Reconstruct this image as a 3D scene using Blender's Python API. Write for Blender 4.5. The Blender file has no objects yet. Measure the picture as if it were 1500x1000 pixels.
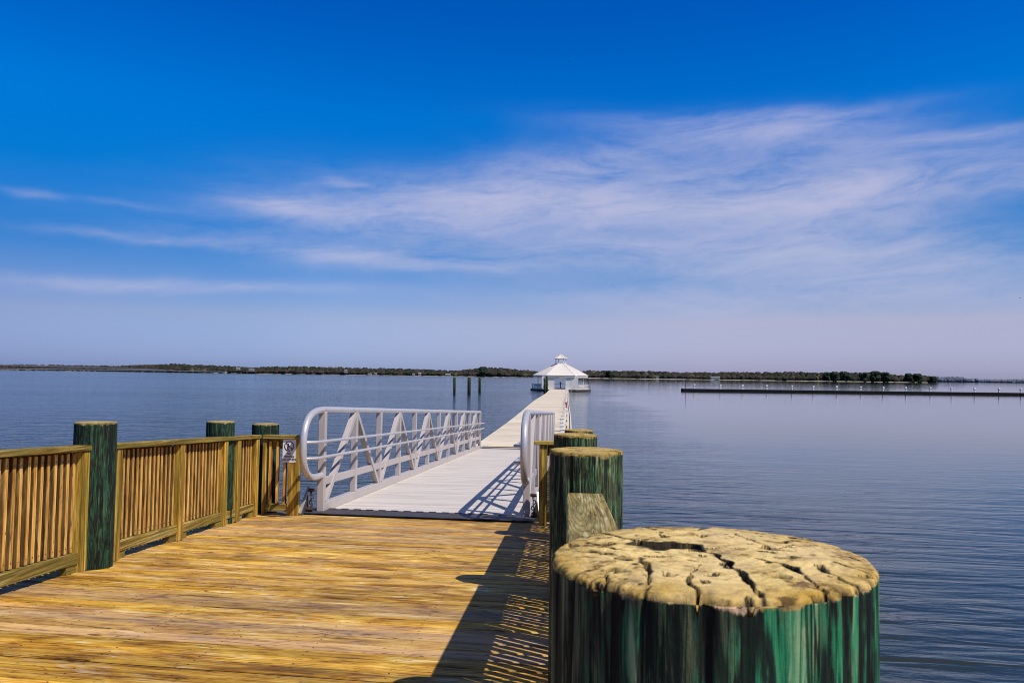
import bpy, bmesh, math, random
from mathutils import Vector, Matrix, noise
random.seed(11)
R = math.radians
C = bpy.context.scene.collection
F = 1150.0                      # focal length in pixels of the 1500-wide photograph
EYE = 1.39                      # eye height over the deck
RAMP = 0.05                     # the deck falls 1 in 20 towards the water
SKEW = -0.08                    # the deck boards run a little askew of the deck's long axis
WATER = -1.92

def zd(y): return -RAMP*y       # deck height

# ------------------------------------------------------------------ camera
N = Vector((0.013, 1.0, -0.0435)).normalized()
Yc = Vector((82/F, -51/F, -1)).normalized()
Xc = Yc.cross(N).normalized(); Yc = N.cross(Xc).normalized()
ROT = Matrix((Xc, Yc, N))       # camera axes -> world
CAM = Vector((0, 0, EYE))
cd = bpy.data.cameras.new('camera'); cam = bpy.data.objects.new('camera', cd); C.objects.link(cam)
cam.matrix_world = Matrix.Translation(CAM) @ ROT.to_4x4()
cd.sensor_width = 22.5; cd.lens = 22.5*F/1500; cd.clip_start = 0.05; cd.clip_end = 60000
cd.dof.use_dof = True; cd.dof.focus_distance = 9.0; cd.dof.aperture_fstop = 13.0
bpy.context.scene.camera = cam

def ray(px, py):
    return ROT @ Vector(((px-750)/F, (500-py)/F, -1))
def at_depth(px, py, d): return CAM + ray(px, py)*d
def on_z(px, py, z):
    r = ray(px, py); return CAM + r*((z-CAM.z)/r.z)
def at_y(px, y, z):
    """x of the point at world y and height z that the photo shows in column px"""
    lo, hi = -3.0*y-5, 3.0*y+5
    for _ in range(50):
        m = (lo+hi)/2
        q = ROT.transposed() @ (Vector((m, y, z))-CAM)
        if 750+F*q.x/-q.z < px: lo = m
        else: hi = m
    return (lo+hi)/2

# ------------------------------------------------------------------ node helpers
class G:
    def __init__(s, nt): s.nt = nt
    def n(s, t, **k):
        o = s.nt.nodes.new(t)
        for a, b in k.items(): setattr(o, a, b)
        return o
    def put(s, sock, v):
        if isinstance(v, bpy.types.NodeSocket): s.nt.links.new(v, sock)
        elif v is not None:
            if hasattr(sock.default_value, '__len__') and not hasattr(v, '__len__'): v = (v,)*len(sock.default_value)
            if hasattr(v, '__len__') and len(sock.default_value) == 4 and len(v) == 3: v = (*v, 1)
            sock.default_value = v
    def m(s, op, a, b=None, c=None, clamp=False):
        o = s.n('ShaderNodeMath', operation=op, use_clamp=clamp)
        for i, v in enumerate((a, b, c)):
            if v is not None: s.put(o.inputs[i], v)
        return o.outputs[0]
    def v(s, op, a, b=None):
        o = s.n('ShaderNodeVectorMath', operation=op)
        s.put(o.inputs[0], a)
        if b is not None: s.put(o.inputs[1], b)
        return o.outputs[0]
    def noise(s, vec, scale=1, detail=4, rough=.55, dist=0, dim='3D'):
        o = s.n('ShaderNodeTexNoise', noise_dimensions=dim)
        s.put(o.inputs['Vector'], vec); s.put(o.inputs['Scale'], scale); s.put(o.inputs['Detail'], detail)
        s.put(o.inputs['Roughness'], rough); s.put(o.inputs['Distortion'], dist)
        return o.outputs[0]
    def ramp(s, f, stops, interp='LINEAR'):
        o = s.n('ShaderNodeValToRGB'); e = o.color_ramp; e.interpolation = interp
        while len(e.elements) < len(stops): e.elements.new(.5)
        for el, (p, c) in zip(e.elements, stops):
            el.position = p; el.color = (*c, 1) if hasattr(c, '__len__') else (c, c, c, 1)
        s.put(o.inputs[0], f); return o.outputs[0]
    def mix(s, f, a, b, mode='MIX'):
        o = s.n('ShaderNodeMix', data_type='RGBA', blend_type=mode)
        s.put(o.inputs[0], f); s.put(o.inputs[6], a); s.put(o.inputs[7], b)
        return o.outputs[2]
    def mapr(s, f, a, b, c=0, d=1):
        o = s.n('ShaderNodeMapRange'); s.put(o.inputs[0], f)
        for i, v in enumerate((a, b, c, d)): s.put(o.inputs[i+1], v)
        return o.outputs[0]
    def comb(s, x, y, z):
        o = s.n('ShaderNodeCombineXYZ')
        for i, v in enumerate((x, y, z)): s.put(o.inputs[i], v)
        return o.outputs[0]
    def sep(s, v):
        o = s.n('ShaderNodeSeparateXYZ'); s.put(o.inputs[0], v); return o.outputs

def material(name):
    m = bpy.data.materials.new(name); m.use_nodes = True
    nt = m.node_tree; bs = nt.nodes['Principled BSDF']
    return m, G(nt), bs
def bump(g, bs, h, strength=.3, dist=.01):
    b = g.n('ShaderNodeBump'); g.put(b.inputs['Strength'], strength); g.put(b.inputs['Distance'], dist)
    g.put(b.inputs['Height'], h); g.put(bs.inputs['Normal'], b.outputs[0])
def obj_co(g, island=True):
    tc = g.n('ShaderNodeTexCoord').outputs['Object']
    oi = g.n('ShaderNodeObjectInfo').outputs['Random']
    rnd = oi
    if island:
        ri = g.n('ShaderNodeNewGeometry').outputs['Random Per Island']
        rnd = g.m('FRACT', g.m('ADD', g.m('MULTIPLY', oi, 7.31), ri))
    off = g.v('MULTIPLY', g.comb(rnd, g.m('FRACT', g.m('MULTIPLY', rnd, 17.7)), g.m('FRACT', g.m('MULTIPLY', rnd, 91.3))), (53, 67, 71))
    return g.v('ADD', tc, off), rnd, tc

def wood(name, axis, cols, tone=(.75, 1.2), across=26, fine=150, stain=(.05, .03, .012), stain_amt=.6, rough=.75, bstr=.5, moss=None, ring=.35, ringk=30, con=.085, ringst=(.4, 13), al=.9, knots=.5, worn=0, dirt=0, skew=0):
    """weathered timber with its grain along the given axis"""
    m, g, bs = material(name)
    co, rnd, tc = obj_co(g)
    if skew:
        co = g.v('ADD', co, g.v('MULTIPLY', g.comb(0, g.sep(tc)[0], 0), (1, -skew, 1)))
    def st(al, ac):
        v = [ac]*3; v[axis] = al; return g.v('MULTIPLY', co, tuple(v))
    n1 = g.noise(st(al, across), 1, 5, .6, 1.2)
    n2 = g.noise(st(2.5, fine), 1, 4, .65)
    n3 = g.noise(st(.7, 5), 1, 5, .65, .6)
    n4 = g.noise(st(6, 40), 1, 4, .7)
    f = g.m('ADD', g.m('MULTIPLY', n1, .65), g.m('MULTIPLY', n2, .35))
    f = g.mapr(f, .5-con, .5+con)
    col = g.ramp(f, cols)
    nr = g.noise(st(*ringst), 1, 1.5, .4, .2)
    rg = g.m('SINE', g.m('MULTIPLY', nr, ringk))
    col = g.mix(g.m('MULTIPLY', g.mapr(rg, .1, .95), ring), col, tuple(c*.30 for c in cols[1][1]))
    tn = g.mapr(rnd, 0, 1, *tone)
    col = g.mix(1, col, g.comb(tn, tn, tn), 'MULTIPLY')
    if worn:                                           # some boards are pinker, some greyer
        col = g.mix(g.mapr(g.m('FRACT', g.m('MULTIPLY', rnd, 37.3)), .45, 1, 0, .55), col, (.62, .41, .25))
    sf = g.m('MULTIPLY', g.mapr(n3, .5, .68), g.mapr(n4, .38, .6), clamp=True)
    col = g.mix(g.m('MULTIPLY', sf, stain_amt), col, stain)
    dk = g.mapr(n2, .34, .43, 1, 0)
    col = g.mix(g.m('MULTIPLY', dk, .55), col, stain)
    ck_ = g.m('ABSOLUTE', g.m('SUBTRACT', g.noise(st(1.1, across*2.2), 1, 3, .6, .3), .5))
    ckm = g.m('MULTIPLY', g.mapr(ck_, .014, .004), g.mapr(n4, .44, .54), clamp=True)
    col = g.mix(g.m('MULTIPLY', ckm, .8), col, tuple(c*.35 for c in stain))
    if worn:
        n6 = g.noise(st(1.6, 7), 1, 5, .68, .8); n7 = g.noise(st(9, 60), 1, 3, .7)
        col = g.mix(g.m('MULTIPLY', g.m('MULTIPLY', g.mapr(n6, .54, .66), g.mapr(n7, .42, .56), clamp=True), worn), col, (.74, .60, .42))
    if dirt:
        sd_ = [2.2]*3; sd_[axis] = .8
        n8 = g.noise(g.v('MULTIPLY', tc, tuple(sd_)), 1, 5, .65, .5)
        col = g.mix(g.m('MULTIPLY', g.m('MULTIPLY', g.mapr(n8, .50, .64), g.mapr(n2, .62, .40), clamp=True), dirt), col, (.085, .038, .010))
    if knots:
        vo = g.n('ShaderNodeTexVoronoi'); g.put(vo.inputs['Vector'], st(2.6, 9)); vo.inputs['Scale'].default_value = 1
        kd = g.m('ADD', vo.outputs['Distance'], g.m('MULTIPLY', g.m('SUBTRACT', n4, .5), .06))
        pick = g.m('GREATER_THAN', g.sep(vo.outputs['Color'])[0], .72)
        col = g.mix(g.m('MULTIPLY', g.m('MULTIPLY', g.mapr(kd, .15, .06), pick), knots), col, (stain[0]*1.3, stain[1]*1.1, stain[2]))
    if moss:
        n5 = g.noise(st(1.3, 9), 1, 4, .6)
        col = g.mix(g.m('MULTIPLY', g.mapr(n5, .42, .62), moss[1]), col, moss[0])
    g.put(bs.inputs['Base Color'], col); bs.inputs['Roughness'].default_value = rough
    bs.inputs['Specular IOR Level'].default_value = .25
    bump(g, bs, g.m('ADD', n1, g.m('MULTIPLY', n2, .8)), bstr, .004)
    return m

def paint(name, col, rough=.45, metal=0, dirt=(.3, .25, .2), amt=.25, scale=6, spec=.5, bstr=.05):
    m, g, bs = material(name)
    co, rnd, tc = obj_co(g, False)
    n = g.noise(co, scale, 6, .65); n2 = g.noise(g.v('MULTIPLY', co, (14, 14, 2.5)), 1, 4, .6)
    f = g.m('MULTIPLY', g.mapr(g.m('ADD', g.m('MULTIPLY', n, .6), g.m('MULTIPLY', n2, .4)), .47, .68), amt)
    g.put(bs.inputs['Base Color'], g.mix(f, col, dirt))
    g.put(bs.inputs['Roughness'], g.mapr(n, .3, .7, rough-.08, rough+.12))
    bs.inputs['Metallic'].default_value = metal; bs.inputs['Specular IOR Level'].default_value = spec
    if bstr: bump(g, bs, n, bstr, .003)
    return m

M = {}
M['deck'] = wood('deck_wood', 0, [(0, (.13, .052, .006)), (.3, (.42, .19, .020)), (.55, (.64, .345, .040)), (.8, (.76, .47, .080)), (1, (.88, .70, .36))],
                 tone=(.66, 1.30), across=6, fine=70, stain=(.065, .028, .007), stain_amt=.8, rough=.65, bstr=1.0, ring=.25, ringk=26, con=.15, al=1.5, knots=.8, worn=.45, dirt=.72, skew=SKEW)
M['picket'] = wood('picket_wood', 2, [(0, (.20, .075, .012)), (.4, (.54, .27, .05)), (.7, (.72, .43, .11)), (1, (.82, .57, .22))],
                   tone=(.92, 1.35), across=14, fine=110, stain=(.07, .03, .008), stain_amt=.5, ring=.15, ringk=20, con=.18, al=1.6, knots=.8)
M['picket_side_shade'] = wood('shaded_picket_side_wood', 2, [(0, (.06, .025, .006)), (.4, (.17, .08, .018)), (.75, (.30, .16, .04)), (1, (.46, .28, .09))],
                   tone=(.7, 1.2), across=14, fine=110, stain=(.04, .018, .006), stain_amt=.7, ring=.15, ringk=20, con=.14, al=1.6)  # darker copy of the picket wood, side-face shade put into the colour
M['post'] = wood('post_wood', 2, [(0, (.19, .08, .010)), (.4, (.48, .26, .030)), (.8, (.66, .41, .065)), (1, (.74, .51, .12))],
                 tone=(.75, 1.15), across=24, stain_amt=.5, moss=((.15, .12, .012), .6), ring=.5, ringk=24)
M['rail'] = wood('rail_wood', 1, [(0, (.15, .09, .015)), (.4, (.34, .21, .035)), (.8, (.46, .32, .075)), (1, (.56, .43, .16))],
                 tone=(.75, 1.15), across=26, stain_amt=.5, moss=((.15, .13, .02), .6), ring=.6, ringk=26)
M['rail_cross'] = wood('rail_wood_cross', 0, [(0, (.15, .09, .015)), (.4, (.34, .21, .035)), (.8, (.46, .32, .075)), (1, (.56, .43, .16))],
                 tone=(.75, 1.15), across=26, stain_amt=.5, moss=((.15, .13, .02), .6), ring=.6, ringk=26)
M['rail_old'] = wood('old_grainy_cap', 1, [(0, (.16, .11, .03)), (.4, (.32, .23, .065)), (.8, (.46, .36, .14)), (1, (.62, .53, .30))],
                 tone=(.9, 1.1), across=20, fine=90, stain_amt=.4, moss=((.17, .16, .06), .5), ring=.62, ringk=210, ringst=(.13, 7), con=.1)
M['grime'] = paint('deck_edge_grime', (.035, .022, .012), .9); M['nail'] = paint('nail_steel', (.03, .025, .02), .6, .3)
M['alu'] = paint('painted_aluminium', (.46, .40, .37), .42, 0, (.34, .28, .25), .35, 3)
M['pipe'] = paint('pipe_aluminium', (.56, .52, .51), .30, .3, (.38, .33, .31), .3, 3)
M['plate'] = paint('hinge_plate_metal', (.055, .05, .055), .55, .2, (.14, .09, .06), .6, 9)
M['rust'] = paint('rusty_steel', (.09, .04, .025), .7, .3, (.02, .015, .015), .7, 30)
M['galv'] = paint('galvanised_steel', (.55, .55, .55), .4, .5, (.25, .22, .2), .3)
M['yellow'] = paint('yellow_strip', (.75, .60, .16), .6, 0, (.5, .4, .15), .4)
M['white'] = paint('white_paint', (.70, .67, .63), .5, 0, (.6, .56, .5), .25, 1.2)
M['whitewall'] = paint('white_siding', (.68, .65, .61), .55, 0, (.5, .46, .4), .25, 1)
M['roof'] = paint('white_roof_metal', (.72, .645, .565), .5, 0, (.5, .45, .4), .3, .8)
M['dark'] = paint('dark_timber', (.03, .028, .028), .8, 0, (.08, .06, .05), .5)
M['black'] = paint('tarred_timber', (.010, .010, .011), .95, 0, (.02, .018, .016), .4, spec=.1); M['bluegrey'] = paint('grey_plastic', (.42, .5, .56), .5)
M['red'] = paint('red_paint', (.45, .05, .035), .5)
M['concrete'] = paint('bridge_concrete', (.40, .36, .33), .9, 0, (.25, .2, .18), .5, .05)
M['signwhite'] = paint('sign_white', (.80, .79, .80), .4, 0, (.6, .5, .45), .15)
M['ink'] = paint('sign_ink', (.012, .012, .014), .5, 0, amt=0)

def plank_material(name, cols, tone, pitch_axis, groove):
    m, g, bs = material(name)
    co, rnd, tc = obj_co(g)
    s = [1.0]*3; s[1] = 30
    n1 = g.noise(g.v('MULTIPLY', co, (1.1, 22, 1)), 1, 5, .6); n2 = g.noise(co, .9, 5, .6)
    f = g.m('ADD', g.m('MULTIPLY', n1, .5), g.m('MULTIPLY', n2, .5))
    col = g.ramp(g.mapr(f, .3, .7), cols)
    tn = g.mapr(rnd, 0, 1, *tone); col = g.mix(1, col, g.comb(tn, tn, tn), 'MULTIPLY')
    g.put(bs.inputs['Base Color'], col); bs.inputs['Roughness'].default_value = .6
    bump(g, bs, n1, .2, .003)
    return m
M['gangdeck'] = plank_material('gangway_planks', [(0, (.42, .355, .30)), (.5, (.63, .555, .485)), (1, (.71, .63, .56))], (.86, 1.05), 1, 0)
M['dockdeck'] = plank_material('dock_planks', [(0, (.58, .46, .31)), (.5, (.72, .59, .42)), (1, (.80, .68, .52))], (.86, 1.06), 1, 0)

def pile_material(name, green, dark, pale, tan, pink, big=1.0, olive=(.05, .045, .015), bias=0, rad=.17):
    m, g, bs = material(name)
    co, rnd, tc = obj_co(g, False)
    at = g.n('ShaderNodeAttribute', attribute_name='rim').outputs['Fac']
    ck = g.n('ShaderNodeAttribute', attribute_name='crack').outputs['Fac']
    def st(a, z): return g.v('MULTIPLY', co, (a*big, a*big, z*big))
    a = g.noise(st(34, 3.4), 1, 6, .66, 1.0); b = g.noise(st(120, 9), 1, 4, .65, .6); c = g.noise(st(11, 4.5), 1, 5, .65, 1.5)
    f = g.mapr(g.m('ADD', g.m('MULTIPLY', a, .6), g.m('MULTIPLY', b, .4)), .39, .61)
    side = g.ramp(f, [(0, tuple(x*.4 for x in dark)), (.25, dark), (.48, green), (.80, tuple(x*.75+y*.25 for x, y in zip(green, pale))), (1, pale)])
    grey = g.ramp(f, [(0, tuple(x*.4 for x in dark)), (.35, dark), (.7, olive), (1, tuple(x*1.5 for x in olive))])
    cc = g.m('ADD', c, g.m('MULTIPLY', g.sep(tc)[0], -bias))
    side = g.mix(g.mapr(cc, .44, .56), side, grey)
    d = g.noise(st(55, 2.6), 1, 4, .6, .6)
    side = g.mix(g.m('MULTIPLY', g.mapr(d, .60, .66), .8), side, tuple(x*1.15 for x in pale))
    side = g.mix(g.m('MULTIPLY', g.mapr(d, .42, .37), .95), side, tuple(x*.3 for x in dark))
    for q_, (a1, z1, w1) in enumerate(((20, .8, .020), (34, 1.4, .016), (50, 1.0, .014))):
        ln = g.m('ABSOLUTE', g.m('SUBTRACT', g.noise(g.v('ADD', st(a1, z1), (q_*7, 3, q_)), 1, 2.5, .5, .4), .5))
        side = g.mix(g.m('MULTIPLY', g.mapr(ln, w1, w1*.35), .92), side, (.004, .005, .004))
    # the cut end: sun-bleached tan with browner blotches and a pink, split fringe
    e = g.noise(co, 17*big, 6, .68, .5); h = g.noise(co, 75*big, 5, .72); lo = g.noise(co, 7*big, 3, .6, .8)
    f2 = g.mapr(g.m('ADD', g.m('MULTIPLY', e, .6), g.m('MULTIPLY', h, .4)), .42, .56)
    top = g.ramp(f2, [(0, (tan[0]*.22, tan[1]*.17, tan[2]*.14)), (.28, (tan[0]*.68, tan[1]*.62, tan[2]*.5)), (.6, tan), (1, tuple(min(.9, x*1.2) for x in tan))])
    top = g.mix(g.m('MULTIPLY', g.mapr(lo, .50, .62), .55), top, (tan[0]*.92, tan[1]*.93, tan[2]*1.25))
    fr = g.noise(st(60, 5), 1, 3, .6)
    xs_ = g.sep(tc); rho = g.m('DIVIDE', g.m('SQRT', g.m('ADD', g.m('MULTIPLY', xs_[0], xs_[0]), g.m('MULTIPLY', xs_[1], xs_[1]))), rad)
    rings = g.m('SINE', g.m('MULTIPLY', g.m('ADD', rho, g.m('MULTIPLY', g.m('SUBTRACT', lo, .5), .25)), 75))
    top = g.mix(g.m('MULTIPLY', g.mapr(rings, .2, 1), g.mapr(h, .40, .60, .05, .42)), top, tuple(x*.42 for x in tan))
    ochre = (tan[0]*.66, tan[1]*.52, tan[2]*.14)
    top = g.mix(g.m('MULTIPLY', g.mapr(g.m('ADD', rho, g.m('MULTIPLY', g.m('SUBTRACT', e, .5), .9)), .72, 1.0), g.mapr(lo, .38, .56, .95, .5)), top, g.mix(g.mapr(h, .40, .56), tuple(x*.22 for x in ochre), ochre))
    pk = g.m('MULTIPLY', g.m('MULTIPLY', g.mapr(at, .66, .54), g.mapr(c, .46, .56), clamp=True), .8)
    top = g.mix(pk, top, g.mix(g.mapr(fr, .40, .55), tuple(x*.35 for x in pink), pink))
    e2 = g.m('ADD', at, g.m('MULTIPLY', g.m('SUBTRACT', g.noise(st(40, 8), 1, 5, .7), .5), .62))
    col = g.mix(g.mapr(e2, .43, .49), side, top)
    col = g.mix(g.m('MULTIPLY', ck, .95), col, (.010, .008, .006))
    g.put(bs.inputs['Base Color'], col); bs.inputs['Roughness'].default_value = .8
    bs.inputs['Specular IOR Level'].default_value = .25
    bump(g, bs, g.m('ADD', g.m('MULTIPLY', b, .7), g.m('MULTIPLY', h, .35)), .6, .004)
    return m
M['pile_near'] = pile_material('near_pile_wood', (.018, .21, .085), (.014, .030, .018), (.27, .38, .19), (.68, .485, .18), (.72, .47, .32), 1.0, (.10, .115, .055), .6, .16)
M['pile'] = pile_material('pile_wood', (.05, .12, .045), (.012, .024, .012), (.28, .34, .15), (.46, .32, .09), (.55, .42, .16), 1.0, (.07, .075, .03))
M['pile_dark'] = pile_material('dark_pile_wood', (.016, .075, .038), (.007, .018, .011), (.08, .13, .055), (.42, .32, .12), (.45, .35, .16), 1.0, (.022, .034, .016))

# ------------------------------------------------------------------ mesh helpers
class MB:
    def __init__(s): s.v = []; s.f = []; s.mi = []
    def add(s, vs, fs, mi=0):
        o = len(s.v); s.v += [tuple(p) for p in vs]; s.f += [tuple(o+i for i in f) for f in fs]; s.mi += [mi]*len(fs)
    def box(s, x0, x1, y0, y1, z0, z1, mi=0, sl=0, ch=0):
        """box; sl shears z with y (dz/dy) for members that follow the ramp"""
        if ch:
            # chamfered along every edge via bmesh
            bm = bmesh.new(); bmesh.ops.create_cube(bm, size=1)
            for w in bm.verts: w.co = Vector((x0 if w.co.x < 0 else x1, y0 if w.co.y < 0 else y1, z0 if w.co.z < 0 else z1))
            bmesh.ops.bevel(bm, geom=bm.edges[:]+bm.verts[:], offset=ch, segments=1, affect='EDGES', profile=.5)
            for w in bm.verts: w.co.z += sl*(w.co.y)
            bm.verts.index_update()
            s.add([w.co.copy() for w in bm.verts], [[w.index for w in f.verts] for f in bm.faces], mi); bm.free(); return
        vs = [(x, y, z+sl*y) for z in (z0, z1) for y in (y0, y1) for x in (x0, x1)]
        s.add(vs, [(0, 2, 3, 1), (4, 5, 7, 6), (0, 1, 5, 4), (2, 6, 7, 3), (0, 4, 6, 2), (1, 3, 7, 5)], mi)
    def bar(s, a, b, w, h, mi=0, up=(0, 0, 1)):
        a = Vector(a); b = Vector(b); d = (b-a).normalized(); up = Vector(up)
        r = d.cross(up)
        if r.length < 1e-4: r = Vector((1, 0, 0))
        r.normalize(); u = r.cross(d).normalized(); vs = []
        for p in (a, b):
            for i, j in ((-1, -1), (1, -1), (1, 1), (-1, 1)): vs.append(p+r*(i*w/2)+u*(j*h/2))
        s.add(vs, [(0, 1, 2, 3), (7, 6, 5, 4), (0, 4, 5, 1), (1, 5, 6, 2), (2, 6, 7, 3), (3, 7, 4, 0)], mi)
    def tube(s, pts, rad, n=12, mi=0, cap=True):
        pts = [Vector(p) for p in pts]; rings = []
        prev = None
        for i, p in enumerate(pts):
            d = (pts[min(i+1, len(pts)-1)]-pts[max(i-1, 0)]).normalized()
            if prev is None:
                a = d.cross(Vector((0, 0, 1)))
                if a.length < .01: a = d.cross(Vector((1, 0, 0)))
            else: a = prev - d*prev.dot(d)
            a.normalize(); prev = a; b = d.cross(a)
            r = rad[i] if hasattr(rad, '__len__') else rad
            rings.append([p+a*math.cos(t)*r+b*math.sin(t)*r for t in (2*math.pi*k/n for k in range(n))])
        vs = [q for rg in rings for q in rg]; fs = []
        for i in range(len(pts)-1):
            for k in range(n): fs.append((i*n+k, i*n+(k+1) % n, (i+1)*n+(k+1) % n, (i+1)*n+k))
        if cap: fs.append(tuple(range(n))[::-1]); fs.append(tuple((len(pts)-1)*n+k for k in range(n)))
        s.add(vs, fs, mi)
    def build(s, name, mats, parent=None, loc=None, smooth=False, kind=None):
        me = bpy.data.meshes.new(name); me.from_pydata(s.v, [], s.f); me.update()
        for m in (mats if isinstance(mats, (list, tuple)) else [mats]): me.materials.append(m)
        for p, i in zip(me.polygons, s.mi): p.material_index = i; p.use_smooth = smooth
        bm = bmesh.new(); bm.from_mesh(me); bmesh.ops.recalc_face_normals(bm, faces=bm.faces); bm.to_mesh(me); bm.free()
        if smooth: me.set_sharp_from_angle(angle=R(40))
        o = bpy.data.objects.new(name, me); C.objects.link(o)
        if parent: o.parent = parent
        if loc: o.location = loc
        if kind: o['kind'] = kind
        return o
def tag(o, label, cat, group=None):
    o['label'] = label; o['category'] = cat
    if group: o['group'] = group
    return o
def thing(name, loc, label, cat, group=None, rz=0):
    o = bpy.data.objects.new(name, None); C.objects.link(o); o.location = loc; o.rotation_euler = (0, 0, rz)
    o.empty_display_size = .2
    return tag(o, label, cat, group)
def copy_tree(o, parent=None):
    c = o.copy(); C.objects.link(c)
    if parent: c.parent = parent
    for ch in list(o.children): copy_tree(ch, c)
    return c

# ------------------------------------------------------------------ wooden deck (a path): single boards
mb = MB(); y = -1.4; k = 0
def sk(x): return SKEW*(x+2.0)
while y < 10.40:
    w = .139; dz = random.uniform(-.003, .003); tl = random.uniform(-.002, .002)
    x0 = -4.62+random.uniform(-.015, .015); x1 = .36+random.uniform(-.015, .015)
    for xa, xb in [(x0, x1)]:
        prof = [(0, -.038), (0, -.009), (.007, 0), (w-.007, 0), (w, -.009), (w, -.038)]
        vs = []
        for X in (xa, xb):
            for (py, pz) in prof: vs.append((X, y+py+sk(X), zd(y+py+sk(X))+pz+dz+tl*(py/w-.5)*2))
        n = 6
        mb.add(vs, [tuple(range(n)), tuple(range(2*n-1, n-1, -1))]+[(i, (i+1) % n, n+(i+1) % n, n+i) for i in (1, 2, 3)], 0)
        mb.add(vs, [(i, (i+1) % n, n+(i+1) % n, n+i) for i in (0, 4, 5)], 2)
        for jx in range(9):
            X = -4.30+jx*.56+random.uniform(-.012, .012)
            for py in (.03, .108):
                yy = y+py+sk(X)+random.uniform(-.006, .006); rr = .0055
                pts = [(X+rr*math.cos(t), yy+rr*math.sin(t), zd(yy)+dz+.0016) for t in (i*math.pi/3 for i in range(6))]
                if random.random() < .85: mb.add(pts, [tuple(range(6))], 1)
    y += w+random.uniform(.012, .020); k += 1
deck = mb.build('deck', [M['deck'], M['nail'], M['grime']], kind='structure')
mb = MB()
for jx in range(9):
    X = -4.30+jx*.56; mb.box(X-.022, X+.022, -1.4, 10.3, -.25, -.042, sl=-RAMP)
for X in (-4.63, .37): mb.box(X-.02, X+.02, -1.4, 10.42, -.28, -.042, sl=-RAMP)
mb.build('deck_joists', M['rail'], kind='structure')

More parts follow.
